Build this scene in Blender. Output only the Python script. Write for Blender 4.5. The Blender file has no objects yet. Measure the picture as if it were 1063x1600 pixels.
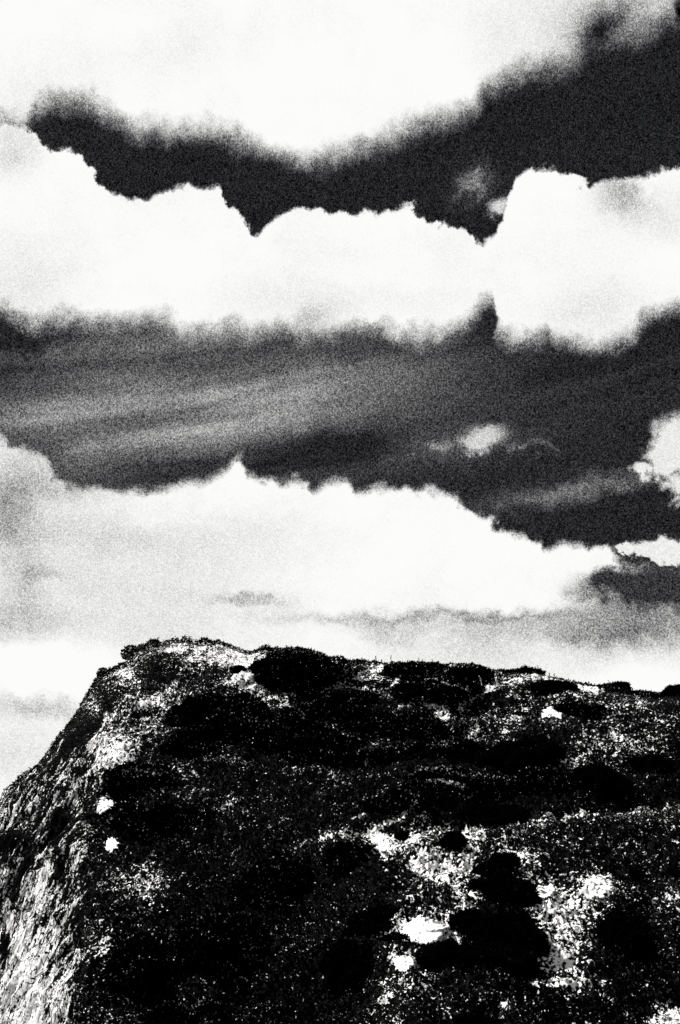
import bpy, math
import numpy as np
from mathutils import Vector

scene = bpy.context.scene
RNG = np.random.default_rng(7)

# ------------------------------------------------------------------ camera
EYE = np.array([0.0, 0.0, 1.5])
PITCH = math.radians(20.0)
F = 50.0 / 36.0 * 1600.0                     # focal length in photo pixels
cam_data = bpy.data.cameras.new("camera")
cam = bpy.data.objects.new("camera", cam_data)
scene.collection.objects.link(cam)
cam.location = EYE
cam.rotation_euler = (math.pi / 2 + PITCH, 0, 0)
cam_data.lens = 50.0
cam_data.sensor_fit = 'VERTICAL'
cam_data.sensor_height = 36.0
cam_data.clip_start = 0.05
cam_data.clip_end = 5000.0
scene.camera = cam
scene.render.resolution_x, scene.render.resolution_y = 680, 1024
CP, SP = math.cos(PITCH), math.sin(PITCH)


def ray(x, y):
    """Direction of a sight line, scaled so that its horizontal depth (world Y) is 1."""
    a = (np.asarray(x, float) - 531.5) / F
    b = (800.0 - np.asarray(y, float)) / F
    X, Y, Z = a, CP - b * SP, SP + b * CP
    return X / Y, Z / Y


def azel(x, y):
    a, b = (x - 531.5) / F, (800.0 - y) / F
    X, Y, Z = a, CP - b * SP, SP + b * CP
    return math.atan2(X, Y), math.asin(Z / math.sqrt(X * X + Y * Y + Z * Z))


# ------------------------------------------------------------------ exposure
scene.view_settings.view_transform = 'Standard'
scene.view_settings.look = 'None'
scene.view_settings.exposure = 0.5
scene.view_settings.gamma = 1.0
scene.view_settings.use_curve_mapping = False
scene.render.engine = 'CYCLES'
scene.cycles.max_bounces = 4

# ------------------------------------------------------------------ sun
SUN_DIR = Vector((-0.55, -0.06, 0.80)).normalized()      # towards the sun
SUN_EL = math.asin(SUN_DIR.z)
SUN_AZ = math.atan2(SUN_DIR.x, SUN_DIR.y)
sun_data = bpy.data.lights.new("sun", 'SUN')
sun_data.energy = 5.0
sun_data.angle = math.radians(0.5)
sun_data.color = (1.0, 0.985, 0.965)
sun = bpy.data.objects.new("sun", sun_data)
scene.collection.objects.link(sun)
sun.rotation_euler = SUN_DIR.to_track_quat('Z', 'Y').to_euler()
sun.location = (-6, 0, 8)

# ------------------------------------------------------------------ world: monochrome sky with cloud banks
world = bpy.data.worlds.new("World")
scene.world = world
world.use_nodes = True
NT = world.node_tree
NT.nodes.clear()


class Ex:
    """Tiny expression wrapper over Math nodes."""
    def __init__(s, tree, sock): s.t, s.s = tree, sock
    def _m(s, op, *a, clamp=False):
        n = s.t.nodes.new('ShaderNodeMath'); n.operation = op; n.use_clamp = clamp
        for i, v in enumerate((s,) + a):
            if isinstance(v, Ex): s.t.links.new(v.s, n.inputs[i])
            else: n.inputs[i].default_value = float(v)
        return Ex(s.t, n.outputs[0])
    def __add__(s, o): return s._m('ADD', o)
    __radd__ = __add__
    def __mul__(s, o): return s._m('MULTIPLY', o)
    __rmul__ = __mul__
    def __sub__(s, o): return s._m('SUBTRACT', o)
    def __rsub__(s, o): return s._m('MULTIPLY', -1.0)._m('ADD', o)
    def __pow__(s, o): return s._m('POWER', o)
    def clamp(s): return s._m('ADD', 0.0, clamp=True)
    def abs(s): return s._m('ABSOLUTE')
    def exp(s): return s._m('EXPONENT')
    def max(s, o): return s._m('MAXIMUM', o)
    def min(s, o): return s._m('MINIMUM', o)


def smooth(tree, e, lo, hi):
    n = tree.nodes.new('ShaderNodeMapRange'); n.interpolation_type = 'SMOOTHSTEP'
    tree.links.new(e.s, n.inputs[0])
    n.inputs[1].default_value = lo; n.inputs[2].default_value = hi
    return Ex(tree, n.outputs[0])


def lerp(a, b, m):
    return a * (1.0 - m) + b * m if isinstance(a, Ex) else (1.0 - m) * a + m * b


def noise(tree, vec, scale, detail=4.0, rough=0.5, dist=0.0, out='Fac'):
    n = tree.nodes.new('ShaderNodeTexNoise')
    tree.links.new(vec, n.inputs['Vector'])
    n.inputs['Scale'].default_value = scale
    n.inputs['Detail'].default_value = detail
    n.inputs['Roughness'].default_value = rough
    n.inputs['Distortion'].default_value = dist
    return Ex(tree, n.outputs[out]) if out == 'Fac' else n.outputs['Color']


def mapping(tree, vec, scale=(1, 1, 1), rot=(0, 0, 0), loc=(0, 0, 0)):
    n = tree.nodes.new('ShaderNodeMapping')
    tree.links.new(vec, n.inputs[0])
    n.inputs['Location'].default_value = loc
    n.inputs['Rotation'].default_value = rot
    n.inputs['Scale'].default_value = scale
    return n.outputs[0]


def rotscale(tree, vec, rot, scale, loc=(0, 0, 0)):
    return mapping(tree, mapping(tree, vec, rot=rot), scale=scale, loc=loc)


def build_sky():
    t = NT
    tc = t.nodes.new('ShaderNodeTexCoord')
    d = tc.outputs['Generated']
    sep = t.nodes.new('ShaderNodeSeparateXYZ'); t.links.new(d, sep.inputs[0])
    X, Y, Z = (Ex(t, sep.outputs[i]) for i in range(3))
    az = X._m('ARCTAN2', Y)
    el = Z._m('ARCSINE')
    # angular coordinates as a vector (azimuth, elevation)
    cmb = t.nodes.new('ShaderNodeCombineXYZ')
    t.links.new(az.s, cmb.inputs[0]); t.links.new(el.s, cmb.inputs[1])
    ae = cmb.outputs[0]
    n1 = noise(t, ae, 22, 6, 0.55) - 0.5            # broad billows
    n2 = noise(t, ae, 75, 7, 0.62) - 0.5            # cauliflower edges
    n3 = noise(t, mapping(t, ae, loc=(3, 5, 1)), 14, 5, 0.55) - 0.5
    bil = n2.abs() * 1.0
    elp = el + n1 * 0.012 + n2 * 0.020              # puffy edges
    n4 = noise(t, ae, 170, 5, 0.65) - 0.5
    els = el + n1 * 0.030 + n2 * 0.018 + n4 * 0.006              # soft edges
    azp = az + n3 * 0.02 + n2 * 0.02

    azc = az + n2 * 0.022 + n1 * 0.014

    def curve(pts, a=azc):
        n = t.nodes.new('ShaderNodeFloatCurve')
        c = n.mapping.curves[0]
        pp = [azel(x, y) for x, y in pts]
        pp = [((a_ + .35) / .7, e_ / 0.8) for a_, e_ in pp]
        pp.sort()
        c.points[0].location = pp[0]; c.points[1].location = pp[-1]
        for p in pp[1:-1]: c.points.new(*p)
        for p in c.points: p.handle_type = 'VECTOR'
        n.mapping.extend = 'HORIZONTAL'
        n.mapping.update()
        t.links.new(((a + .35) * (1 / .7)).clamp().s, n.inputs['Value'])
        return Ex(t, n.outputs[0]) * 0.8

    def blob(x, y, sx, sy, rot=0.0, a=azp, e=els):
        a0, e0 = azel(x, y)
        dx, dy = a - a0, e - e0
        if rot:
            c, s_ = math.cos(rot), math.sin(rot)
            dx, dy = dx * c + dy * s_, dy * c - dx * s_
        u, v = dx * (F / sx), dy * (F / sy)
        return ((u * u + v * v) * -1.0).exp()

    PX = 1.0 / F
    # --- upper clear gap
    azs = az + n1 * 0.03
    top1 = curve(a=azs, pts=[(-200, 190), (40, 200), (58, 168), (85, 158), (130, 165), (155, 180), (200, 194), (245, 200),
                  (285, 212), (340, 216), (395, 222), (430, 243), (480, 256), (520, 250), (560, 236),
                  (600, 222), (650, 204), (700, 188), (745, 170), (758, 138), (800, 128), (850, 112),
                  (900, 100), (925, 70), (960, 60), (1000, 48), (1030, 40), (1063, 22), (1200, -20)])
    bot1 = curve([(-200, 185), (40, 198), (58, 212), (75, 228), (105, 238), (130, 255), (160, 285), (190, 309), (232, 316),
                  (246, 300), (275, 294), (315, 293), (340, 300), (360, 326), (385, 350), (406, 368),
                  (424, 344), (455, 328), (500, 327), (545, 334), (600, 336), (638, 322), (670, 342),
                  (720, 360), (755, 378), (772, 372), (786, 345), (794, 310), (808, 276), (832, 257), (870, 262),
                  (905, 276), (925, 292), (960, 280), (1000, 272), (1063, 262), (1200, 240)])
    m1 = smooth(t, (top1 - els) * F, -34, 28) * smooth(t, (elp - bot1) * F, -4, 6)
    # --- middle gap
    top2 = curve(a=azs, pts=[(-200, 470), (0, 486), (50, 497), (100, 506), (180, 507), (230, 500), (265, 508), (300, 522),
                  (350, 520), (400, 518), (440, 514), (468, 530), (520, 520), (560, 514), (600, 522),
                  (680, 532), (715, 520), (740, 498), (755, 478), (768, 478), (775, 520), (800, 534), (850, 532),
                  (855, 505), (862, 532), (900, 538), (940, 546), (990, 530), (1002, 500), (1030, 488), (1063, 484), (1200, 470)])
    bot2 = curve([(-200, 640), (0, 690), (30, 706), (60, 715), (90, 740), (112, 758), (140, 762), (200, 770),
                  (260, 765), (320, 752), (352, 738), (370, 712), (388, 735), (430, 752), (470, 754),
                  (484, 772), (508, 756), (540, 752), (560, 766), (590, 760), (640, 762), (700, 774),
                  (720, 780), (740, 806), (770, 812), (800, 836), (825, 838), (858, 858), (880, 846), (920, 852),
                  (950, 866), (975, 884), (1010, 892), (1063, 892), (1200, 900)])
    m2 = smooth(t, (top2 - els) * F, -28, 24) * smooth(t, (elp - bot2) * F, -11, 12)

    # --- thin streaks of high cloud inside the middle gap, rising slightly to the right
    sv = rotscale(t, ae, (0, 0, math.radians(-9)), (3.6, 42, 1))
    st1 = noise(t, sv, 1.0, 4, 0.5, 0.5)
    sv2 = rotscale(t, ae, (0, 0, math.radians(-12)), (9, 80, 1), (2, 4, 0))
    st2 = noise(t, sv2, 1.0, 3, 0.5, 0.4)
    thin = (blob(250, 620, 330, 110) * 0.26 + blob(560, 590, 260, 60) * 0.13 + blob(300, 660, 230, 45, .12) * 0.10
            + blob(60, 700, 130, 80) * 0.12 + blob(700, 690, 120, 26) * 0.10 + blob(920, 762, 130, 14, .10) * 0.22)
    T2 = thin * ((st1 - .5) * 2.4 + (st2 - .5) * 0.9 + 1.15) + 0.160 + (st1 - .5) * 0.14
    T2 = T2 - blob(30, 525, 110, 28) * 0.20 - blob(350, 590, 160, 20, .2) * 0.10 - blob(520, 700, 160, 30, .1) * 0.12
    T2 = T2.max(0.15)
    # small clouds floating in that gap
    def puff(bl, lo=.34, hi=.66):
        return smooth(t, bl + n2 * 0.6 + n1 * 0.35, lo, hi)
    cD = puff(blob(755, 685, 50, 25).max(blob(690, 688, 60, 10) * .5).max(blob(830, 702, 60, 12, -.1) * .55), .22, .95) * 0.80
    cF = puff(blob(1062, 700, 62, 62).max(blob(1000, 735, 34, 18) * .8).max(blob(1060, 760, 45, 34, -.3) * .7)) * 0.93
    T2 = lerp(T2, 0.97, cF)
    T2 = lerp(T2, 0.95, cD)

    # --- body tone of the clouds
    soft = noise(t, mapping(t, ae, scale=(1, 1.6, 1), loc=(7, 1, 0)), 9, 6, 0.6) - 0.5
    T = 0.99 + soft * 0.13 + (n1 * .5 + n2 * .3) * .12
    for (x, y, sx, sy, r, a) in [
            (60, 155, 90, 40, 0, .06), (20, 225, 50, 40, 0, .12), (860, 50, 130, 70, 0, .09), (1000, 20, 110, 45, 0, .22),
            (930, 60, 34, 44, -.5, .42), (965, 20, 50, 18, .3, .25), (1060, 10, 12, 22, 0, .8),
            (970, 300, 40, 34, -.6, .26), (1035, 340, 60, 40, 0, .08), (480, 500, 40, 14, .4, .22), (520, 470, 160, 25, 0, .05),
            (30, 440, 90, 60, 0, .06), (930, 480, 140, 40, 0, .06),
            (15, 790, 45, 60, 0, .34), (90, 830, 150, 34, 0, .15), (60, 735, 60, 20, 0, .12), (45, 900, 26, 30, 0, .16), (75, 892, 30, 10, 0, .10),
            (30, 960, 60, 30, 0, .16), (200, 920, 260, 70, 0, .09), (390, 938, 60, 9, -.06, .22), (330, 840, 150, 40, 0, .05),
            (140, 990, 200, 30, 0, .07), (60, 1105, 70, 16, 0, .20), (0, 1170, 160, 50, 0, .10), (100, 770, 90, 22, 0, .14),
            (700, 965, 240, 9, 0, .30), (930, 985, 210, 22, -.04, .22), (620, 985, 130, 14, 0, .10),
            (740, 1010, 300, 30, 0, .07), (900, 1045, 250, 40, 0, .05)]:
        T = T - blob(x, y, sx, sy, r) * (a * 1.0) * (1.0 + n1 * 2.0)
    T = T - blob(1020, 962, 130, 26, 0) * 0.34
    # open dark patch under the right end of the low bank, fading down into haze
    a_, e_ = azel(1000, 925)
    g3 = smooth(t, blob(1040, 918, 140, 34, 0).max(blob(950, 912, 42, 22, .2) * .85) + n2 * .25, .18, .72)
    T = lerp(T, 0.16 + st1 * 0.10, g3)
    # patches that must stay white
    T = T + blob(60, 1030, 100, 50) * .06 + blob(540, 1000, 110, 35) * .06 + blob(990, 1060, 70, 26) * .05

    # --- clear-sky tone comes from the physical sky, read as a dark red-filter sky
    sky = t.nodes.new('ShaderNodeTexSky'); sky.sky_type = 'NISHITA'
    sky.sun_disc = False
    sky.sun_elevation = SUN_EL; sky.sun_rotation = SUN_AZ
    bw = t.nodes.new('ShaderNodeRGBToBW'); t.links.new(sky.outputs[0], bw.inputs[0])
    clear = (Ex(t, bw.outputs[0]) * 0.004 + 0.135).min(0.165)
    T1 = clear + (soft * 0.06) + blob(740, 290, 30, 18, .5) * (n2 * 1.2 + .26).max(0) * 1.3
    T1 = T1 + puff(blob(778, 318, 34, 22, .3).max(blob(742, 275, 22, 10) * .62), .42, 1.0) * .7
    T = lerp(T, T1, m1)
    T = lerp(T, T2, m2)
    cE = puff(blob(1045, 860, 72, 22).max(blob(985, 862, 30, 9) * .9), .34, .62)
    T = lerp(T, 0.93, cE)

    # far from the photographed quarter of the sky: plain broken cloud
    far_n = smooth(t, noise(t, mapping(t, d, scale=(1, 1, 2.4)), 2.6, 8, 0.58), .46, .58)
    Tfar = lerp(0.15, 0.96, far_n) if False else (far_n * 0.81 + 0.15)
    away = (az.abs() - 0.45)._m('MULTIPLY', 6.0, clamp=True).max((el - 0.80)._m('MULTIPLY', 6.0, clamp=True))
    T = lerp(T, Tfar, away)
    T = lerp(T, 0.25, smooth(t, el * -1.0, 0.02, 0.10))

    # --- very fine film-grain mottling in the sky colour, strongest in the middle tones
    def grain(scale, loc):
        fl = t.nodes.new('ShaderNodeVectorMath'); fl.operation = 'FLOOR'
        t.links.new(mapping(t, ae, scale=(scale, scale, 1), loc=loc), fl.inputs[0])
        wn = t.nodes.new('ShaderNodeTexWhiteNoise'); wn.noise_dimensions = '3D'
        t.links.new(fl.outputs[0], wn.inputs['Vector'])
        return Ex(t, wn.outputs[0]) - 0.5
    g = grain(1650, (0, 0, 0)) * .7 + grain(1180, (.4, .3, 5)) * .3
    Tc = T.clamp()
    amp = Tc * (1.0 - Tc) * 2.1 + 0.035
    V = (T + g * amp).clamp()
    V = V.min(0.99)
    lin = (V ** 2.2) * (2 ** -0.5)
    ramp = t.nodes.new('ShaderNodeMix'); ramp.data_type = 'RGBA'
    t.links.new((V * 2.2).clamp().s, ramp.inputs[0])
    ramp.inputs[6].default_value = (0.93, 0.95, 1.14, 1)
    ramp.inputs[7].default_value = (1.0, 0.997, 0.99, 1)
    vm = t.nodes.new('ShaderNodeVectorMath'); vm.operation = 'SCALE'
    t.links.new(ramp.outputs[2], vm.inputs[0]); t.links.new(lin.s, vm.inputs['Scale'])
    bg = t.nodes.new('ShaderNodeBackground')
    t.links.new(vm.outputs[0], bg.inputs[0]); bg.inputs[1].default_value = 1.0
    out = t.nodes.new('ShaderNodeOutputWorld')
    t.links.new(bg.outputs[0], out.inputs[0])


build_sky()


# ------------------------------------------------------------------ numpy helpers
def _hash(ix, iy, iz, seed):
    h = (ix * 374761393 + iy * 668265263 + iz * 2147483647 + seed * 1274126177) & 0xffffffff
    h = ((h ^ (h >> 13)) * 1274126177) & 0xffffffff
    h = ((h ^ (h >> 16)) * 2246822519) & 0xffffffff
    return ((h ^ (h >> 15)) & 0xffffff) / float(0xffffff)


def vnoise(p, seed=0):
    i = np.floor(p).astype(np.int64); f = p - i
    f = f * f * f * (f * (f * 6 - 15) + 10)
    r = 0
    for dx in (0, 1):
        wx = f[..., 0] if dx else 1 - f[..., 0]
        for dy in (0, 1):
            wy = f[..., 1] if dy else 1 - f[..., 1]
            for dz in (0, 1):
                wz = f[..., 2] if dz else 1 - f[..., 2]
                r = r + wx * wy * wz * _hash(i[..., 0] + dx, i[..., 1] + dy, i[..., 2] + dz, seed)
    return r * 2 - 1


def fbm(p, scale, octaves=5, gain=0.5, seed=0, ridged=False):
    a, s, r, tot = 1.0, scale, 0, 0
    for k in range(octaves):
        n = vnoise(p * s + 17.3 * k, seed + k)
        if ridged: n = 1 - 2 * np.abs(n)
        r = r + a * n; tot += a; a *= gain; s *= 2.03
    return r / tot


def sstep(x, a, b):
    t = np.clip((x - a) / (b - a), 0, 1)
    return t * t * (3 - 2 * t)


def mesh_from(name, verts, faces_quads=None, faces_tris=None, mat=None, attrs=None, smooth_=False, parent=None):
    me = bpy.data.meshes.new(name)
    verts = np.asarray(verts, np.float32)
    me.vertices.add(len(verts)); me.vertices.foreach_set('co', verts.ravel())
    loops = []; starts = []; totals = []; off = 0
    for fc, k in ((faces_quads, 4), (faces_tris, 3)):
        if fc is not None and len(fc):
            fc = np.asarray(fc, np.int32)
            loops.append(fc.ravel()); starts.append(off + np.arange(len(fc)) * k)
            totals.append(np.full(len(fc), k)); off += fc.size
    loops = np.concatenate(loops); starts = np.concatenate(starts).astype(np.int32)
    totals = np.concatenate(totals).astype(np.int32)
    me.loops.add(len(loops)); me.loops.foreach_set('vertex_index', loops)
    me.polygons.add(len(starts)); me.polygons.foreach_set('loop_start', starts)
    me.polygons.foreach_set('loop_total', totals)
    me.polygons.foreach_set('use_smooth', np.full(len(starts), smooth_))
    me.update(calc_edges=True)
    for k, v in (attrs or {}).items():
        at = me.attributes.new(k, 'FLOAT', 'POINT'); at.data.foreach_set('value', np.asarray(v, np.float32))
    if mat: me.materials.append(mat)
    o = bpy.data.objects.new(name, me)
    scene.collection.objects.link(o)
    if parent: o.parent = parent
    return o


def tag(o, label=None, cat=None, group=None, kind=None):
    if label: o['label'] = label
    if cat: o['category'] = cat
    if group: o['group'] = group
    if kind: o['kind'] = kind
    return o


# ------------------------------------------------------------------ materials
def new_mat(name):
    m = bpy.data.materials.new(name); m.use_nodes = True
    t = m.node_tree
    b = next(n for n in t.nodes if n.type == 'BSDF_PRINCIPLED')
    return m, t, b


def attr(t, name):
    n = t.nodes.new('ShaderNodeAttribute'); n.attribute_name = name
    return Ex(t, n.outputs['Fac'])


def objvec(t):
    return t.nodes.new('ShaderNodeTexCoord').outputs['Object']


def set_grey(t, b, e):
    c = t.nodes.new('ShaderNodeCombineXYZ')
    for i in range(3): t.links.new(e.s, c.inputs[i])
    t.links.new(c.outputs[0], b.inputs['Base Color'])


def bump(t, b, h, strength, dist):
    n = t.nodes.new('ShaderNodeBump')
    n.inputs['Strength'].default_value = strength; n.inputs['Distance'].default_value = dist
    t.links.new(h.s, n.inputs['Height']); t.links.new(n.outputs[0], b.inputs['Normal'])


def rock_material():
    m, t, b = new_mat("lichened_rock")
    v = objvec(t)
    w = attr(t, 'lichen')            # how much pale lichen, bare stone and painted rim light lies here
    s = attr(t, 'cliff')             # foliated, streaked stone of the steep flank
    fine = noise(t, v, 125, 3, 0.68)
    mid = noise(t, v, 48, 5, 0.66)
    big = noise(t, v, 12, 4, 0.55)
    nn = fine * 0.52 + mid * 0.30 + big * 0.18
    sv = rotscale(t, v, (0, math.radians(-17), 0), (1.0, 1.0, 0.30))
    sf = noise(t, sv, 64, 5, 0.70, 0.6)
    sm = noise(t, sv, 15, 5, 0.66, 0.8)
    sn = sf * 0.42 + sm * 0.36 + fine * 0.22
    crack = smooth(t, (noise(t, sv, 30, 3, 0.6, 0.8) - .5).abs(), 0.004, 0.022) * smooth(t, (noise(t, sv, 75, 3, 0.6, 1.0) - .5).abs(), 0.002, 0.03)
    n = lerp(nn, sn - (1.0 - crack) * .18, s)
    thr = lerp(0.642 - w * 0.33 + w * w * 0.13, 0.598 - w * 0.235, s)
    mask = smooth(t, (n - thr), -0.008, 0.016)
    dark = (noise(t, v, 160, 3, 0.7) - 0.50).max(0.0) * 0.08 + 0.0006
    pale = noise(t, v, 60, 4, .6) * 0.4 + 0.62
    col = lerp(dark, pale, mask)
    set_grey(t, b, col)
    b.inputs['Roughness'].default_value = 0.95
    b.inputs['Specular IOR Level'].default_value = 0.02
    bump(t, b, n * 0.7 + fine * .4, 0.8, 0.008)
    return m


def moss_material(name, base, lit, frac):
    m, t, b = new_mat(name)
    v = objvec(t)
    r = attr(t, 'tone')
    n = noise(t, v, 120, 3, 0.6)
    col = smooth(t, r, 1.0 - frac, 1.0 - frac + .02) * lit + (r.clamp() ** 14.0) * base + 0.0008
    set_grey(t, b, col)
    b.inputs['Roughness'].default_value = 0.8
    b.inputs['Specular IOR Level'].default_value = 0.0
    return m


def plain_mat(name, lo, hi, scale):
    m, t, b = new_mat(name)
    v = objvec(t)
    n = noise(t, v, scale, 5, 0.65)
    set_grey(t, b, n * (hi - lo) + lo)
    b.inputs['Roughness'].default_value = 0.9
    b.inputs['Specular IOR Level'].default_value = 0.02
    bump(t, b, noise(t, v, scale * 2, 4, .7), 0.8, 0.006)
    return m


M_ROCK = rock_material()
M_CARPET = moss_material("moss_leaves", 0.19, 0.62, 0.11)
M_LEAFY = moss_material("leafy_moss", 0.19, 0.60, 0.11)
M_BLACK = moss_material("black_moss", 0.05, 0.10, 0.015)
M_STEM = plain_mat("dark_stem", 0.01, 0.05, 60)
M_DRY = plain_mat("dry_stem", 0.5, 0.9, 60)
M_GROUND = plain_mat("heath_ground", 0.01, 0.09, 3)


def crust_material(name, thr):
    m, t, b = new_mat(name)
    v = objvec(t)
    n = noise(t, v, 70, 6, 0.75)
    set_grey(t, b, (n * 0.3 + 0.72) * smooth(t, n, thr - .015, thr + .015) + 0.01)
    b.inputs['Roughness'].default_value = 0.95
    bump(t, b, n, 0.6, 0.006)
    return m


M_CRUST = crust_material("white_lichen", 0.31)
M_FRILL = crust_material("frilly_lichen", 0.47)

# ------------------------------------------------------------------ the rock
CREST = np.array([(-1100, 2450), (-700, 1950), (-400, 1640), (-200, 1420), (-60, 1292), (0, 1244), (30, 1213), (60, 1196), (85, 1166),
                  (105, 1132), (125, 1102), (140, 1080), (148, 1062), (158, 1050), (175, 1041), (198, 1033), (205, 1018), (214, 1010),
                  (240, 1000), (262, 997), (290, 995), (322, 996), (345, 1003), (365, 1012), (385, 1014), (405, 1011), (460, 1012),
                  (500, 1019), (522, 1031), (580, 1032), (640, 1033), (700, 1035), (740, 1037), (770, 1046), (800, 1047), (850, 1054),
                  (900, 1065), (960, 1075), (1010, 1082), (1063, 1082), (1150, 1096), (1400, 1200), (1700, 1500), (2100, 2450)], float)
TURN = np.array([(950, 300), (1000, 262), (1060, 222), (1150, 165), (1230, 128), (1350, 130), (1450, 125), (1600, 108), (2500, 60)], float)
LEDGE = np.array([(-200, 1500), (430, 1345), (500, 1322), (640, 1308), (730, 1300), (830, 1287), (930, 1276), (1063, 1270), (1500, 1260)], float)


def yc(x):
    x = np.asarray(x, float)
    q = np.stack([x / 9.0, 0 * x, 0 * x], -1)
    j = vnoise(q, 5) * 1.8 + vnoise(q * 3.1, 6) * 1.3
    return np.interp(x, CREST[:, 0], CREST[:, 1]) + j * np.where(x < 420, 1.35, .8)


def depth(x, y):
    up = np.clip((1640 - y) / 640, -1.2, 1.05)
    D = 3.35 + 1.75 * np.sign(up) * np.abs(up) ** 1.3 * np.where(up < 0, 0.35, 1)
    xs = np.interp(y, TURN[:, 0], TURN[:, 1])
    rec = np.clip((xs - x) / 200, 0, 5)
    D = D + np.minimum(1.25 * rec ** 1.25, 2.4)
    k = np.clip((y - yc(x)) / 34, 0, 1)
    D = D + 0.28 * (1 - k) ** 2
    led = sstep(x, 440, 640)
    D = D - 0.42 * led * sstep(y, np.interp(x, LEDGE[:, 0], LEDGE[:, 1]) - 3, np.interp(x, LEDGE[:, 0], LEDGE[:, 1]) + 14)
    D = D - 0.10 * np.sin((x - 150) / 260.0) * sstep(y, 1100, 1300)
    return D


def point(x, y, D=None):
    if D is None: D = depth(x, y)
    rx, rz = ray(x, y)
    return np.stack([EYE[0] + rx * D, EYE[1] + D + 0 * rx, EYE[2] + rz * D], -1)


# share of pale lichen, nodes every 40 px across the face (0..9)
WROWS = """
2222223553222222222222222222
2222342348611433112232222222
2223245333561111200112332111
2223246325511111000113324412
2222265311110112223443324332
2222264100111101000010034322
2334631312110211210000332210
3444411232211102111000010111
4444201111221111331000122333
3334111011112335543343333222
5444242101111111356344231222
3553344101111111344304763234
5653211111111111545005741233
6753400111111112411004641113
7764200111111012431113443122
7753131111111013443222222233
7753341111111123333222222266
""".split()
WG = np.array([[int(c) for c in r] for r in WROWS], float)      # rows y = 1000 + 40*r (row 3 sits at 1100)
WY = np.array([1000, 1040, 1080, 1100, 1120, 1160, 1200, 1240, 1280, 1320, 1360, 1400, 1440, 1480, 1520, 1560, 1600], float)
WX = np.arange(28) * 40.0


def wgrid(x, y):
    fx = np.clip(x, 0, 1079) / 40.0
    ix = np.clip(fx.astype(int), 0, 26); tx = fx - ix
    fy = np.interp(np.clip(y, 1000, 1600), WY, np.arange(len(WY)))
    iy = np.clip(fy.astype(int), 0, len(WY) - 2); ty = fy - iy
    return ((WG[iy, ix] * (1 - tx) + WG[iy, ix + 1] * tx) * (1 - ty) + (WG[iy + 1, ix] * (1 - tx) + WG[iy + 1, ix + 1] * tx) * ty)


# extra strokes of pale crust: x, y, rx, ry, rotation, amount
STROKES = [(255, 1075, 26, 8, -.6, 3), (225, 1090, 24, 14, -.8, 3), (180, 1175, 22, 26, -.5, 4), (160, 1160, 9, 36, .5, 5), (185, 1195, 22, 10, 0, 3),
           (290, 1010, 30, 6, .05, 4), (265, 1013, 18, 4, -.1, 4), (330, 1025, 40, 12, -.1, 3), (385, 1040, 22, 26, 0, 3), (375, 1065, 28, 10, .2, 2),
           (195, 1050, 14, 9, 0, 4), (145, 1100, 12, 16, -.4, 3), (545, 1048, 26, 6, .45, 5), (595, 1040, 18, 8, 0, 4), (590, 1080, 40, 5, .25, 3),
           (640, 1066, 30, 4, .0, 3), (690, 1063, 10, 5, -.5, 3), (530, 1148, 36, 4, .3, 3), (480, 1130, 36, 5, .4, 2.5), (450, 1105, 14, 6, .2, 2.5),
           (660, 1098, 22, 7, .5, 4), (690, 1115, 12, 14, .5, 4), (745, 1140, 18, 5, 0, 4), (790, 1140, 9, 9, 0, 5), (755, 1078, 24, 5, -.5, 4),
           (765, 1055, 10, 16, 0, 4), (905, 1072, 24, 7, .2, 5), (910, 1100, 14, 8, .3, 3), (800, 1092, 14, 4, -.2, 5), (955, 1165, 60, 16, 0, 2), (895, 1195, 22, 9, 0, 3),
           (600, 1285, 50, 5, -.45, 3.5), (650, 1255, 10, 5, -.6, 4), (560, 1305, 70, 6, -.1, 3), (690, 1210, 30, 3, 0, 2.5), (705, 1222, 18, 3, .1, 3),
           (900, 1275, 120, 5, -.07, 3), (780, 1255, 40, 3, .1, 1.5), (690, 1300, 40, 8, 0, 2.5), (745, 1310, 20, 14, 0, 3), (820, 1305, 22, 10, 0, 3),
           (680, 1350, 45, 18, .1, 4), (735, 1335, 12, 30, 0, 3), (815, 1345, 18, 8, 0, 4), (820, 1375, 12, 16, 0, 4), (697, 1375, 6, 14, -.5, 4),
           (855, 1390, 22, 12, 0, 4), (880, 1430, 50, 40, 0, 1), (730, 1420, 14, 34, 0, 2.5), (712, 1460, 12, 26, .2, 5), (880, 1490, 40, 40, 0, 1.5),
           (640, 1500, 10, 10, 0, 3), (612, 1560, 8, 14, 0, 4), (850, 1528, 60, 6, -.1, 3), (785, 1575, 22, 10, 0, 2.5), (895, 1597, 10, 8, 0, 5),
           (640, 1405, 6, 6, 0, 5), (50, 1580, 45, 60, .1, 2), (40, 1500, 25, 60, .25, 2), (100, 1520, 10, 60, .2, 3), (25, 1280, 16, 40, .4, 2),
           (230, 1370, 35, 30, .7, 2), (165, 1500, 12, 26, .3, 3), (120, 1330, 14, 90, .1, 1.5), (75, 1350, 10, 60, .3, 2.5), (1015, 1540, 10, 6, 0, 4), (1045, 1400, 20, 8, 0, 4)]
DARKS = [(215, 1120, 12, 80, .5, 3), (180, 1110, 16, 60, .6, 2), (20, 1315, 26, 14, -.4, 5), (100, 1290, 20, 22, 0, 3), (30, 1370, 12, 40, .3, 4),
         (90, 1330, 10, 30, 0, 3), (130, 1250, 8, 20, 0, 2), (340, 1060, 20, 12, 0, 3), (372, 1053, 14, 7, 0, 4), (300, 1045, 60, 8, 0, 1),
         (850, 1240, 200, 25, .05, 2), (870, 1262, 160, 7, -.07, 3), (8, 1490, 8, 30, .2, 4), (980, 1490, 50, 70, 0, 2)]


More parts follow.
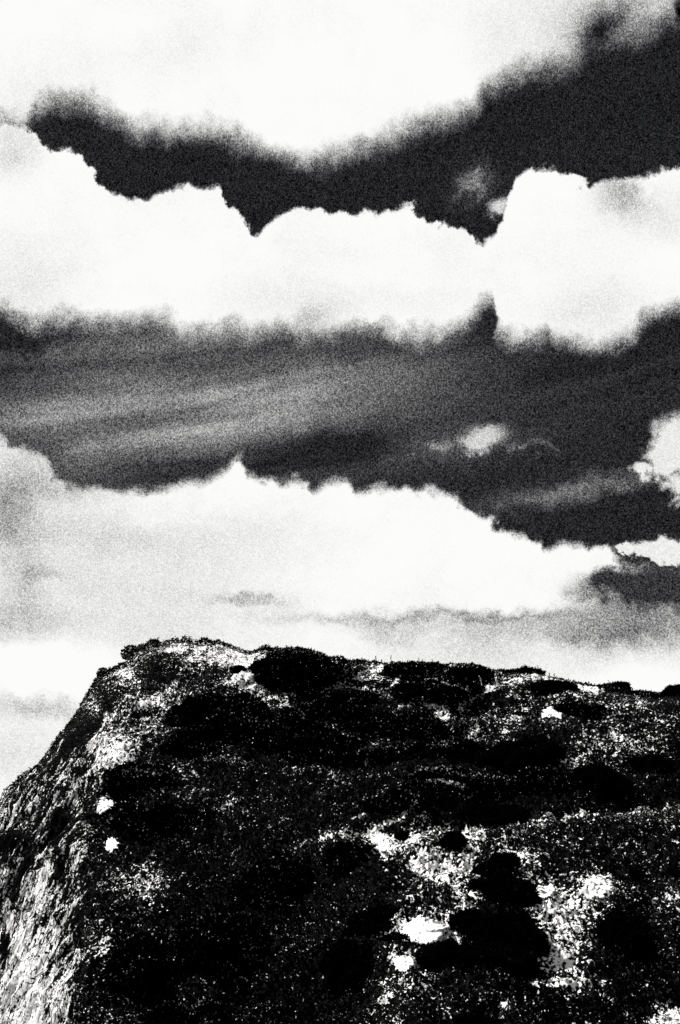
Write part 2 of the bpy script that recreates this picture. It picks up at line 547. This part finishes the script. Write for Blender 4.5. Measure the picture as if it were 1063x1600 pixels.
CUSHIONS = [
    # cx, cy, rx, ry, label, kind, lift
    (468, 1062, 74, 46, "broad leafy moss mound forming the hump of the crest left of centre", 'leafy', .10),
    (650, 1054, 56, 19, "low flat moss pad on the crest right of centre, behind the middle mounds", 'leafy', .2),
    (722, 1060, 48, 24, "rounded moss mound on the crest beside the pale stalks", 'leafy', .2),
    (818, 1055, 36, 9, "thin moss strip on the crest right of the pale stalks", 'leafy', .2),
    (690, 1090, 70, 26, "wide dark mound just under the crest mounds, right of centre", 'leafy', .2),
    (520, 1128, 92, 46, "large domed moss mound in the upper middle, below the crest hump", 'leafy', .10),
    (650, 1140, 62, 34, "rounded mound right of the large domed mound, below the wide dark one", 'leafy', .15),
    (862, 1080, 50, 15, "smooth black lens shaped cushion above the bright white lichen near the right crest", 'black', .25),
    (963, 1074, 25, 7, "small flat black cushion on the crest next to a bare twig", 'black', .3),
    (1057, 1084, 22, 15, "black cushion on the crest at the far right edge", 'black', .3),
    (814, 1192, 64, 40, "large very black smooth cushion right of centre, below the white lichen", 'black', .2),
    (700, 1175, 72, 17, "long low moss roll left of the largest black cushion", 'leafy', .1),
    (932, 1238, 50, 42, "round black cushion just above the ledge on the right", 'black', .2),
    (693, 1217, 62, 18, "low moss roll with a pale top edge in the middle of the face", 'leafy', .1),
    (682, 1243, 62, 18, "lower moss roll directly beneath the pale edged one", 'leafy', .1),
    (782, 1268, 62, 26, "long smooth cushion overhanging the ledge right of centre", 'black', .15),
    (345, 1130, 84, 55, "big dark mound below the pale patches of the left summit", 'leafy', .05),
    (222, 1232, 54, 30, "dark layered mound right of the steep flank, above the upper white spot", 'leafy', .1),
    (203, 1284, 40, 27, "dark cushion between the two white spots on the left", 'leafy', .1),
    (706, 1325, 20, 19, "small round black cushion below the ledge, alone on speckled lichen", 'black', .3),
    (788, 1352, 22, 15, "small black cushion sitting on top of the large black stack", 'black', .3),
    (757, 1364, 18, 13, "smaller black cushion left of the one crowning the stack", 'black', .3),
    (780, 1406, 55, 42, "tall round black cushion in the upper part of the stack", 'black', .2),
    (797, 1468, 56, 46, "widest black cushion in the lower part of the stack", 'black', .2),
    (737, 1452, 30, 26, "round black cushion at the left side of the stack", 'black', .25),
    (697, 1505, 40, 28, "black cushion at the lower left foot of the stack, right of the white lichen", 'black', .2),
    (765, 1506, 66, 32, "flat black cushion at the bottom of the stack", 'black', .15),
    (982, 1478, 42, 54, "soft tall black cushion at the lower right", 'black', .1),
    (567, 1522, 48, 36, "dark rounded cushion left of the lower white lichen", 'black', .15),
    (592, 1445, 46, 24, "dark cushion touching the left tip of the biggest white lichen", 'black', .15),
    (622, 1479, 26, 10, "small flat black cushion between the two big white lichens", 'black', .25),
    (222, 1524, 70, 50, "big round dark cushion at the lower left beside the pale flank", 'leafy', .15),
    (560, 1348, 46, 24, "rounded mound under the ledge left of the twin white patches", 'leafy', .1),
    (738, 1604, 34, 16, "black cushion cut off by the bottom edge right of centre", 'black', .3),
    (629, 1318, 11, 13, "tiny black cushion between the twin white patches on the ledge", 'black', .4),
    (990, 1365, 12, 11, "tiny round black cushion alone on the speckled right side", 'black', .4),
    (373, 1053, 13, 8, "tiny dark tuft on the pale summit patch", 'leafy', .4),
    (620, 1262, 50, 24, "low dark mound above the pale diagonal edge near the ledge", 'leafy', .08),
    (1015, 1205, 40, 24, "soft dark mound on the speckled slope at the right edge", 'black', .05),
    (400, 1160, 72, 40, "wide dark mound in the left middle, lower neighbour of the one below the summit", 'leafy', .0),
    (300, 1178, 60, 34, "dark mound tucked under the left end of the big one below the summit", 'leafy', .0),
    (565, 1092, 58, 24, "low mound squeezed between the crest hump and the wide dark mound", 'leafy', .05),
    (590, 1172, 78, 20, "flat dark shelf of moss left of the long low roll", 'leafy', .05),
    (505, 1178, 80, 26, "flat dark mound below the left foot of the large domed mound", 'leafy', .0),
    (850, 1236, 60, 30, "dark mound between the largest black cushion and the ledge", 'leafy', .0),
    (745, 1228, 60, 24, "low mound right of the pale edged roll", 'leafy', .05),
    (905, 1112, 46, 16, "low dark swelling right of the white arrowhead lichen", 'leafy', .0),
    (270, 1290, 70, 40, "broad dark swelling right of the lower white spot", 'leafy', -.05),
    (450, 1400, 90, 50, "broad low swelling in the dark lower middle", 'leafy', -.1),
    (350, 1500, 90, 55, "broad low swelling right of the big round lower left cushion", 'leafy', -.1),
    (300, 1590, 60, 26, "dark mound at the bottom edge right of the big round cushion", 'leafy', .05),
]

CR = [
    ([(657, 1431), (664, 1439), (684, 1445), (700, 1448), (690, 1458), (680, 1470), (668, 1474), (650, 1475), (636, 1468), (618, 1462), (633, 1455), (642, 1447), (645, 1437)],
     "largest solid white lichen, a star shape left of the black stack"),
    ([(612, 1499), (625, 1496), (640, 1495), (648, 1503), (643, 1512), (630, 1519), (618, 1513)],
     "white lichen blob just below the largest star shaped one"),
    ([(846, 1113), (856, 1104), (862, 1106), (872, 1103), (880, 1115), (878, 1123), (866, 1119), (850, 1122)],
     "bright white arrowhead lichen near the right crest, under the lens shaped cushion"),
    ([(149, 1268), (160, 1252), (172, 1250), (182, 1255), (174, 1263), (160, 1270)],
     "upper of the two white spots right of the steep flank"),
    ([(167, 1314), (176, 1309), (186, 1318), (184, 1326), (172, 1332), (166, 1326)],
     "lower of the two white spots right of the steep flank"),
    ([(577, 1311), (600, 1309), (620, 1312), (618, 1324), (604, 1329), (584, 1326)],
     "left one of the twin white patches on the ledge"),
    ([(632, 1306), (648, 1306), (658, 1312), (655, 1320), (644, 1323), (636, 1316)],
     "right one of the twin white patches on the ledge"),
    ([(915, 1380), (925, 1370), (940, 1367), (955, 1378), (958, 1390), (945, 1402), (928, 1402), (925, 1392)],
     "round frilly grey white lichen rosette right of the speckled slope"),
    ([(1030, 1592), (1042, 1582), (1066, 1577), (1080, 1600), (1060, 1615), (1034, 1610)],
     "pale lichen cut off by the lower right corner"),
    ([(841, 1385), (852, 1386), (862, 1382), (866, 1392), (860, 1400), (852, 1394)],
     "small white lichen with points right of the tall black cushion"),
]

# pale crust and painted-in sunlit rims between the moss mounds: width, amount, line
CRUST_AND_LIT_RIMS = [
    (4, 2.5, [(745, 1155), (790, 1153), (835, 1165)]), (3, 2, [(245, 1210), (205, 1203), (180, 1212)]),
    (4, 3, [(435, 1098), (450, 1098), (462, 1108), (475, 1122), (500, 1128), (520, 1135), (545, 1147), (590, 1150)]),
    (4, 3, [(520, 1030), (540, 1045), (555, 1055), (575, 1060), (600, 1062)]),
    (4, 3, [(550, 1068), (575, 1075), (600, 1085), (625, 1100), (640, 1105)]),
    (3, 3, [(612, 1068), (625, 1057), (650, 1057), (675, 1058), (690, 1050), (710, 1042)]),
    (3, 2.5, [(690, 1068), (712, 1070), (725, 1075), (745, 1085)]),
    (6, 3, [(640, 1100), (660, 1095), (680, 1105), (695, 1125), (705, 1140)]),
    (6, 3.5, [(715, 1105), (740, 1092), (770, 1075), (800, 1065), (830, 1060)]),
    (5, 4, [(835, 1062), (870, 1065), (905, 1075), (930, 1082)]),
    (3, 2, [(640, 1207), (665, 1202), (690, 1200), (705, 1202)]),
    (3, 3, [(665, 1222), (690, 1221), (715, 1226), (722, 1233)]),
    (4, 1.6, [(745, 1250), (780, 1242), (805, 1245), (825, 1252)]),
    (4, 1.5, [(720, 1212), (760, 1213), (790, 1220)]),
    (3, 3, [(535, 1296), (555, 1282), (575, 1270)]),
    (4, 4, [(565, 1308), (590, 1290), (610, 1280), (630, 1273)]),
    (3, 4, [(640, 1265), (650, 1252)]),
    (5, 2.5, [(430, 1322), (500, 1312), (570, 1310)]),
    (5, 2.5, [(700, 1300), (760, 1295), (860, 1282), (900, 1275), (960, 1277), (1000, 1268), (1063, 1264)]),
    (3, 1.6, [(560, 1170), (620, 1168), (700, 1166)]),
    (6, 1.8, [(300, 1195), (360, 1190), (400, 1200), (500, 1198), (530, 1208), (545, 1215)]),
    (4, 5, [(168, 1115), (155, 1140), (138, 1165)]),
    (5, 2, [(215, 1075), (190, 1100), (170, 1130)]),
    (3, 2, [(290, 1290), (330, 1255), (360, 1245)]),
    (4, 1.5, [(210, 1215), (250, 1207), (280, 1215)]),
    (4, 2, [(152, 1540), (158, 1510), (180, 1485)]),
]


def crust_and_rim_light(x, y):
    w = 0 * x
    for wd, a, pts in CRUST_AND_LIT_RIMS:
        best = np.full(x.shape, 1e9)
        for (x1, y1), (x2, y2) in zip(pts[:-1], pts[1:]):
            t = np.clip(((x - x1) * (x2 - x1) + (y - y1) * (y2 - y1)) / ((x2 - x1) ** 2 + (y2 - y1) ** 2), 0, 1)
            best = np.minimum(best, np.hypot(x - x1 - t * (x2 - x1), y - y1 - t * (y2 - y1)))
        w = w + a * np.exp(-(best / wd) ** 2)
    return w


def to_photo(P):
    d = P - EYE
    f = d[..., 1] * CP + d[..., 2] * SP
    return 531.5 + F * d[..., 0] / f, 800 - F * (d[..., 2] * CP - d[..., 1] * SP) / f


def wfield(x, y):
    w = wgrid(x, y) * .85
    for lst, sg in ((STROKES, 1), (DARKS, -1)):
        for cx, cy, rx, ry, rot, a in lst:
            dx, dy = x - cx, y - cy
            c, s = math.cos(rot), math.sin(rot)
            u, v = (dx * c + dy * s) / rx, (dy * c - dx * s) / ry
            w = w + sg * a * .75 * np.exp(-(u * u + v * v) ** 1.3)
    w = w + crust_and_rim_light(x, y)
    # pale crust above the mounds, with their lit top rims painted in
    for cx, cy, rx, ry, lab, kind, lift in CUSHIONS:
        if kind != 'leafy' or rx < 30: continue
        u, v = (x - cx) / (rx * 1.03), (y - cy) / (ry * 1.08)
        r = np.sqrt(u * u + v * v)
        w = w + 1.0 * np.exp(-((r - 1.04) * ry / 4.0) ** 2) * sstep(-v, .25, .7)
    for poly, lab in CR:
        q = np.array(poly, float); c = q.mean(0); e = (q.max(0) - q.min(0)) / 2
        w = w + 6 * np.exp(-(((x - c[0]) / e[0]) ** 2 + ((y - c[1]) / e[1]) ** 2) ** 1.5)
    return np.clip(w, 0, 10)


def NBV(nb, nv): return nb + nv


def build_rock():
    xs = np.concatenate([np.linspace(-1100, -30, 70, endpoint=False), np.arange(-30, 170, .55), np.arange(170, 1094, 1.5), np.linspace(1094, 2100, 70)])
    nb, nv, nd = 26, 420, 26
    tb = np.linspace(1, 0, nb, endpoint=False)            # rear side, from the ground up to the crest
    tv = np.linspace(0, 1, nv) ** 1.08
    td = np.linspace(0, 1, nd + 1)[1:]
    X = xs[:, None]
    y0 = yc(X); y1 = np.maximum(1650.0, y0 + 40)
    Yv = y0 + (y1 - y0) * tv[None, :]
    Xv = np.repeat(X, nv, 1)
    PV = point(Xv, Yv)
    Pc, Pb = PV[:, :1], PV[:, -1:]
    k = tb[None, :, None]
    PB = Pc + np.concatenate([Pc[..., :1] * 0.1 * k, (0.35 * k + 2.2 * k ** 1.5) + 0 * Pc[..., :1], -(np.maximum(Pc[..., 2:], 0) + 0.3) * (0.05 * k + 0.95 * k ** 2)], -1)
    k = td[None, :, None]
    PD = Pb + np.concatenate([Pb[..., :1] * 0.05 * k, -0.35 * np.sqrt(k) + 0 * Pb[..., :1], -(np.maximum(Pb[..., 2:], 0) + 0.3) * k], -1)
    P = np.concatenate([PB, PV, PD], 1)
    Xa = np.repeat(X, P.shape[1], 1)
    Ya = np.concatenate([np.repeat(y0, nb, 1), Yv, np.repeat(y1, nd, 1)], 1)
    cliff = sstep(np.interp(Ya, TURN[:, 0], TURN[:, 1]) + 35 - Xa, 0, 60) * sstep(Ya, 1080, 1200)
    w = wfield(Xa, Ya)

    def normals(P):
        du = np.gradient(P, axis=0); dv = np.gradient(P, axis=1)
        n = np.cross(du, dv); n /= np.linalg.norm(n, axis=-1, keepdims=True) + 1e-9
        return n
    N = normals(P)
    if N[len(xs) // 2, nb + nv // 2, 1] > 0: N = -N
    # anisotropic coordinates for the foliated flank
    ang = math.radians(20)
    Q = P.copy()
    Q[..., 0] = P[..., 0] * math.cos(ang) - P[..., 2] * math.sin(ang)
    Q[..., 2] = (P[..., 0] * math.sin(ang) + P[..., 2] * math.cos(ang)) * 0.22
    d = 0.035 * fbm(P, 3.0, 4, .5, 3) + 0.045 * fbm(P, 9, 4, .55, 11) + 0.012 * fbm(P, 45, 2, .6, 23, True)
    dc = 0.065 * fbm(Q, 7, 4, .55, 31, True) + 0.026 * fbm(Q, 24, 3, .6, 41, True)
    dc = dc - 0.045; d = d - 0.006
    fade = sstep(Ya - y0, 0, 60) * 0.6 + 0.4
    P = P + N * ((d * (1 - cliff) + dc * cliff) * fade)[..., None]
    N = normals(P)
    if N[len(xs) // 2, nb + nv // 2, 1] > 0: N = -N
    # beyond the photographed face: plain mottled crust
    row = np.arange(P.shape[1])[None, :]
    out = np.maximum.reduce([sstep(-Xa, 60, 200), sstep(Xa, 1120, 1260), sstep(row + 0 * Xa, NBV(nb, nv), NBV(nb, nv) + 3), (row < nb) * 1.0 + 0 * Xa])
    w = w * (1 - out) + out * np.clip(2.2 + 5.0 * fbm(P, 2.2, 4, .6, 91), 0, 7)
    nx, ny = P.shape[:2]
    idx = np.arange(nx * ny).reshape(nx, ny)
    q = np.stack([idx[:-1, :-1], idx[:-1, 1:], idx[1:, 1:], idx[1:, :-1]], -1).reshape(-1, 4)
    o = mesh_from("boulder", P.reshape(-1, 3), q, None, M_ROCK, {'lichen': (w / 10).ravel(), 'cliff': cliff.ravel()}, True)  # 'lichen' also carries the painted rim light
    tag(o, "huge dark boulder with a steep streaked left flank, crusted with pale lichen and moss", "boulder")
    return xs, nb, nv, P, N, w, cliff


XS, NB, NV, RP, RN, RW, RC = build_rock()


def lookup(x, y):
    """Position, normal and pale share of the boulder's surface at given sight lines."""
    x = np.asarray(x, float); y = np.asarray(y, float)
    i = np.clip(np.searchsorted(XS, x), 0, len(XS) - 1)
    y0 = yc(XS[i]); y1 = np.maximum(1650.0, y0 + 40)
    t = np.clip((y - y0) / (y1 - y0), 0, 1) ** (1 / 1.08)
    j = NB + np.clip(np.round(t * (NV - 1)).astype(int), 0, NV - 1)
    return RP[i, j], RN[i, j], RW[i, j], RC[i, j]


# ------------------------------------------------------------------ leaves: n little pointed blades on given points
def blades(P, N, length, width, spread, rng, tone):
    n = len(P)
    r = rng.normal(size=(n, 3)); r /= np.linalg.norm(r, axis=1, keepdims=True)
    d = N + r * spread; d /= np.linalg.norm(d, axis=1, keepdims=True) + 1e-9
    lit = np.where(tone > .88, .68, 1.0); length = length * lit; width = width * lit
    s = np.cross(d, rng.normal(size=(n, 3))); s /= np.linalg.norm(s, axis=1, keepdims=True) + 1e-9
    L = (length * rng.uniform(.5, 1.3, n))[:, None]; W = (width * rng.uniform(.6, 1.3, n))[:, None]; length = length[:, None]
    a = P - s * W * .5 - N * length * .15; b = P + s * W * .5 - N * length * .15
    m = P + d * L * .55
    c = P + d * L + np.array([0, 0, -1]) * L * .1
    V = np.stack([a, b, m + s * W * .6, c, m - s * W * .6], 1).reshape(-1, 3)
    k = np.arange(n)[:, None] * 5
    Q = k + np.array([[0, 1, 2, 4]]); T = k + np.array([[4, 2, 3]])
    return V, Q, T, np.repeat(tone, 5)


# moss carpet (nobody could count it)
def moss_carpet():
    rng = np.random.default_rng(11)
    n = 270000
    x = rng.uniform(-60, 1120, n); y = rng.uniform(990, 1645, n)
    ok = y > yc(x) + 0.5
    # more along the crest so its outline is fuzzy
    xc_ = rng.uniform(-60, 1120, 26000)
    x = np.concatenate([x[ok], xc_]); y = np.concatenate([y[ok], yc(xc_) + rng.uniform(0.3, 7, len(xc_))])
    rim = np.arange(len(x)) >= len(x) - len(xc_)
    P, N, w, c = lookup(x, y)
    veg = fbm(P, 14, 4, .6, 77)
    keep = rng.uniform(size=len(x)) < np.clip(1.0 - w / 3.1 + veg * .8, 0.02, 1) * (1 - .85 * c)
    keep |= rim & (rng.uniform(size=len(x)) < .55)
    for poly, lab in CR:
        q = np.array(poly, float); a = q; b_ = np.roll(q, -1, 0)
        ins = np.zeros(len(x), bool)
        for (x1, y1), (x2, y2) in zip(a, b_):
            if y1 != y2: ins ^= ((y1 > y) != (y2 > y)) & (x < (x2 - x1) * (y - y1) / (y2 - y1) + x1)
        keep &= ~ins
    P, N, w, x, y = P[keep], N[keep], w[keep], x[keep], y[keep]
    P = P + rng.normal(size=P.shape) * .002
    tone = rng.uniform(size=len(P)) - 0.085 + np.clip(w, 0, 6) * .045 + fbm(P, 22, 4, .6, 5) * .42
    V, Q, T, A = blades(P, N, 0.0072, 0.0036, .9, rng, tone)
    o = mesh_from("moss_carpet", V, Q, T, M_CARPET, {'tone': A})
    tag(o, "fine dark moss leaves growing all over the boulder", "moss", kind="stuff")


moss_carpet()


# ------------------------------------------------------------------ moss cushions
def cushion(cx, cy, rx, ry, label, kind='black', lift=.25, seed=0, name="moss_cushion", flat=1.0):
    rng = np.random.default_rng(1000 + seed)
    P, N, w, c = lookup(np.array([cx]), np.array([cy]))
    P, N = P[0], N[0]
    D = P[1]
    px = D / F / 0.99
    ax = np.array([rx * px, (rx * .5 + ry * .5) * px * flat, ry * px * 1.03])
    # lat-long dome, lumpy
    nu, nv = 96, 64
    u = np.linspace(0, 2 * np.pi, nu, endpoint=False); v = np.linspace(0.0, np.pi, nv)
    U, Vv = np.meshgrid(u, v, indexing='ij')
    S = np.stack([np.cos(U) * np.sin(Vv), np.sin(U) * np.sin(Vv), np.cos(Vv)], -1)
    off = np.array([seed * 3.1, seed * 1.7, seed * 2.3])
    lump = 1 + 0.40 * fbm(S + off, 1.5, 3, .55, 9) + 0.10 * fbm(S * ax / px * .08 + off, 1.0, 3, .6, 19)
    C = P + N * (-0.35 + lift) * ax.min()
    C = np.array([P[0], P[1] + ax[1] * (.55 - lift), P[2]])
    B = C + S * ax * lump[..., None]
    idx = np.arange(nu * nv).reshape(nu, nv)
    nxt = np.roll(idx, -1, 0)
    q = np.stack([idx[:, :-1], idx[:, 1:], nxt[:, 1:], nxt[:, :-1]], -1).reshape(-1, 4)
    # leaves only on the side that shows above the rock
    n = int(np.clip(rx * ry * 3.0, 500, 13000))
    s = rng.normal(size=(n * 2, 3)); s /= np.linalg.norm(s, axis=1, keepdims=True)
    s = s[(s[:, 1] < .35) | (s[:, 2] > .4)][:n]
    l2 = 1 + 0.40 * fbm(s + off, 1.5, 3, .55, 9) + 0.10 * fbm(s * ax / px * .08 + off, 1.0, 3, .6, 19)
    pts = C + s * ax * l2[:, None]
    nn = s / ax; nn /= np.linalg.norm(nn, axis=1, keepdims=True)
    tone = rng.uniform(size=len(s)) - .06 + fbm(pts, 24, 3, .6, 5) * .25 + ((.02 + .13 * sstep(nn[:, 2], .70, .98) * sstep(fbm(pts, 9, 2, .5, 8), -.3, .3)) if kind != 'black' else .03 * sstep(nn[:, 2], .7, 1))  # upward-facing leaves toned paler, painting rim light onto the crowns
    if kind != 'black': tone = tone + .20 * crust_and_rim_light(*to_photo(pts))  # painted sunlit rims carried onto the leaves as paler tone
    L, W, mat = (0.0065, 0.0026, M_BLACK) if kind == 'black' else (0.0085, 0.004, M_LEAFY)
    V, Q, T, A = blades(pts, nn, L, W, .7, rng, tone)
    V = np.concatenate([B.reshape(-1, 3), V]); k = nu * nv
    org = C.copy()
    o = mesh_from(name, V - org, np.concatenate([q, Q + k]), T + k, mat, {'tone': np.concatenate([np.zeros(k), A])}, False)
    o.location = org
    tag(o, label, "moss", "moss cushions on the boulder")
    return o


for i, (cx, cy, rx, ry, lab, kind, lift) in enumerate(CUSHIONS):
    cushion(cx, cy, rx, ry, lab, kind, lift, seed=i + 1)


# ------------------------------------------------------------------ solid white lichen crusts
def crust(poly, label, seed=0, h=0.014, group="white lichen crusts"):
    rng = np.random.default_rng(500 + seed)
    poly = np.array(poly, float)
    cx, cy = poly.mean(0)
    if seed == 0: h = .03
    poly = np.array([cx, cy]) + (poly - np.array([cx, cy])) * 1.08
    # ragged outline
    out = []
    for i in range(len(poly)):
        a, b = poly[i], poly[(i + 1) % len(poly)]
        L = np.hypot(*(b - a)); k = max(2, int(L / 2))
        for j in range(k):
            p = a + (b - a) * j / k
            nrm = np.array([b[1] - a[1], a[0] - b[0]]) / (L + 1e-6)
            out.append(p + nrm * rng.normal() * min(1.7, L * .16))
    out = np.array(out); n = len(out)
    rings = [1.0, .96, .8, .6, .4, .2]
    V = []
    for r_i, r in enumerate(rings):
        q = np.array([cx, cy]) + (out - np.array([cx, cy])) * r
        D = np.mean([lookup(q[:, 0] + ox, q[:, 1] + oy)[0][:, 1] for ox in (-7, 0, 7) for oy in (-7, 0, 7)], 0)
        D = D - (-0.006 if r_i == 0 else h + .006 * (1 - r)) 
        rx_, rz_ = ray(q[:, 0], q[:, 1])
        V.append(np.stack([rx_ * D, D, EYE[2] + rz_ * D], -1) + .0006 * rng.normal(size=(n, 3)) * (r_i > 0))
    P, N, _, _ = lookup(np.array([cx]), np.array([cy]))
    V.append(P * 0 + V[-1].mean(0))
    V = np.concatenate(V)
    i = np.arange(n); j = (i + 1) % n
    Q = np.concatenate([np.stack([k * n + i, k * n + j, (k + 1) * n + j, (k + 1) * n + i], -1) for k in range(len(rings) - 1)])
    k = (len(rings) - 1) * n
    T = np.stack([k + i, k + j, np.full(n, len(rings) * n)], -1)
    org = V.mean(0)
    o = mesh_from("lichen_crust", V - org, Q, T, M_FRILL if "rosette" in label or "corner" in label else M_CRUST, None, True)
    o.location = org
    tag(o, label, "lichen", group)


for i, (poly, lab) in enumerate(CR): crust(poly, lab, i)


# ------------------------------------------------------------------ stalks, twigs
def tube(points, radii, sides=6):
    V, Q = [], []
    pts = np.array(points, float)
    for i, p in enumerate(pts):
        d = pts[min(i + 1, len(pts) - 1)] - pts[max(i - 1, 0)]; d /= np.linalg.norm(d) + 1e-9
        a = np.cross(d, (0.3, 1, 0.1)); a /= np.linalg.norm(a); b = np.cross(d, a)
        for k in range(sides):
            t = 2 * math.pi * k / sides
            V.append(p + (a * math.cos(t) + b * math.sin(t)) * radii[i])
    for i in range(len(pts) - 1):
        for k in range(sides):
            Q.append((i * sides + k, i * sides + (k + 1) % sides, (i + 1) * sides + (k + 1) % sides, (i + 1) * sides + k))
    return np.array(V), np.array(Q)


def sprig(x, y, h, lean, mat, label, cat, group, name, head=True, seed=0, r=0.0011):
    """A thin stalk h px tall rooted on the rock, with little side buds and a seed head."""
    rng = np.random.default_rng(seed + 90)
    P, N, _, _ = lookup(np.array([x]), np.array([max(y, yc(x) + 2)]))
    P = P[0] + np.array([0, -0.01, -0.004]); px = P[1] / F
    H = h * px
    pts = [np.zeros(3)]
    for k in range(1, 6):
        pts.append(np.array([lean * H * (k / 5) ** 1.5 + rng.normal() * .0007, rng.normal() * .001, H * k / 5]))
    V, Q = tube(pts, [r, r, r * .9, r * .8, r * .7, r * .5])
    Vs, Qs = [V], [Q]; off = len(V)
    if head:
        for k in (3, 4, 5):
            s = rng.choice([-1, 1])
            v, q = tube([pts[k], pts[k] + np.array([s * .0022, 0, .0018]), pts[k] + np.array([s * .003, 0, .004])], [r * .7, r * 1.7, r * .4])
            Vs.append(v); Qs.append(q + off); off += len(v)
    o = mesh_from(name, np.concatenate(Vs), np.concatenate(Qs), None, mat, None, True)
    o.location = P
    tag(o, label, cat, group)


k = 0
SPR = [(588, 8, "leftmost of the moss stalks on the skyline, above the pale crest notch"),
       (597, 5, "very short stalk just right of the leftmost one"),
       (611, 10, "taller stalk alone at the left end of the flat crest pad"),
       (646, 6, "first stalk of the close trio on the flat crest pad"),
       (655, 9, "tallest, middle stalk of the trio on the flat crest pad"),
       (661, 7, "last stalk of the trio on the flat crest pad"),
       (675, 6, "stalk between the trio and the rounded crest mound"),
       (816, 10, "stalk alone on the thin moss strip of the right crest"),
       (833, 9, "stalk left of the tallest one on the right crest"),
       (842, 12, "tallest stalk of the right crest"),
       (850, 7, "stalk right of the tallest one on the right crest"),
       (858, 6, "second last stalk before the bare right crest"),
       (866, 5, "tiny last stalk before the bare right crest")]
for x, h, lab in SPR:
    k += 1
    sprig(x, yc(x) + 1, h + 3, RNG.normal() * .25, M_STEM, lab, "stalk", "moss stalks along the crest", "moss_stalk", True, k)
for x, y, h, lab in [(753, 1072, 26, "tallest pale stalk in the crest hollow, leftmost of the group"),
                     (757, 1064, 20, "pale stalk just behind the tallest one in the crest hollow"),
                     (764, 1078, 16, "lowest pale stalk in the front middle of the crest hollow"),
                     (770, 1060, 12, "shortest pale stalk at the back of the crest hollow"),
                     (775, 1074, 22, "long pale stalk on the right side of the crest hollow"),
                     (779, 1068, 14, "rightmost short pale stalk of the crest hollow")]:
    k += 1
    sprig(x, y, h * .65, RNG.normal() * .2, M_DRY, lab, "stalk", "pale stalks in the crest hollow", "dry_stalk", True, k, .0014)
sprig(956, 1072, 14, -.45, M_STEM, "bare twig poking out of the right crest beside a flat black cushion", "twig", None, "twig", False, 50, .0016)
sprig(317, 997, 9, .1, M_STEM, "short twig on the very top of the left summit", "twig", None, "twig", False, 51, .0018)
sprig(470, 1319, 13, .7, M_DRY, "fallen pale stem leaning at the left start of the ledge", "stem", None, "straw", False, 52, .0024)
sprig(529, 1459, 15, .15, M_DRY, "thin pale stem upright in the dark lower middle", "stem", None, "straw", False, 53, .0014)
sprig(571, 1187, 9, -.1, M_DRY, "short white stem on the dark shelf above the pale edged moss roll", "stem", None, "straw", False, 54, .0016)
sprig(300, 1133, 17, 0, M_DRY, "tall thin white stem on the big dark mound below the left summit", "stem", None, "straw", False, 55, .0012)
sprig(727, 1236, 16, -.2, M_DRY, "pale forked stem beside the long smooth cushion", "stem", None, "straw", True, 56, .0014)

# rugged knob of rock on the left shoulder, seen against the sky
def knob(x, y, rx, ry, label, seed):
    P, N, _, _ = lookup(np.array([x]), np.array([y])); P = P[0]; px = P[1] / F
    nu, nv = 60, 40
    U, Vv = np.meshgrid(np.linspace(0, 2 * np.pi, nu, endpoint=False), np.linspace(0, np.pi, nv), indexing='ij')
    S = np.stack([np.cos(U) * np.sin(Vv), np.sin(U) * np.sin(Vv), np.cos(Vv)], -1)
    S = S * np.array([rx, (rx + ry) / 2, ry]) * px * (1 + .9 * fbm(S + seed, 1.7, 4, .6, seed, True))[..., None]
    idx = np.arange(nu * nv).reshape(nu, nv); nxt = np.roll(idx, -1, 0)
    q = np.stack([idx[:, :-1], idx[:, 1:], nxt[:, 1:], nxt[:, :-1]], -1).reshape(-1, 4)
    o = mesh_from("stone", S.reshape(-1, 3), q, None, M_ROCK, {'lichen': np.full(nu * nv, .30), 'cliff': np.zeros(nu * nv)}, True)
    o.location = P
    tag(o, label, "stone", "stones on the left shoulder")


knob(204, 1020, 9, 9, "jagged dark knob of stone on the left shoulder nearest the summit", 3)
knob(158, 1052, 7, 7, "smaller dark knob of stone lower on the left shoulder", 5)
knob(90, 1166, 5, 4, "tiny stone on the steep left skyline", 8)

# ------------------------------------------------------------------ ground
def ground():
    r = np.concatenate([[0.0], np.geomspace(1.5, 2500, 60)]); a = np.linspace(0, 2 * np.pi, 96, endpoint=False)
    R, A = np.meshgrid(r, a, indexing='ij')
    P = np.stack([R * np.cos(A), R * np.sin(A), np.zeros_like(R)], -1)
    P[..., 2] = .05 * fbm(P, .6, 4, .5, 3) * np.clip(1 - R / 200, 0, 1)
    idx = np.arange(R.size).reshape(R.shape); nx = np.roll(idx, -1, 1)
    q = np.stack([idx[:-1], nx[:-1], nx[1:], idx[1:]], -1).reshape(-1, 4)
    o = mesh_from("ground", P.reshape(-1, 3), q, None, M_GROUND, None, True)
    tag(o, kind="structure")


ground()
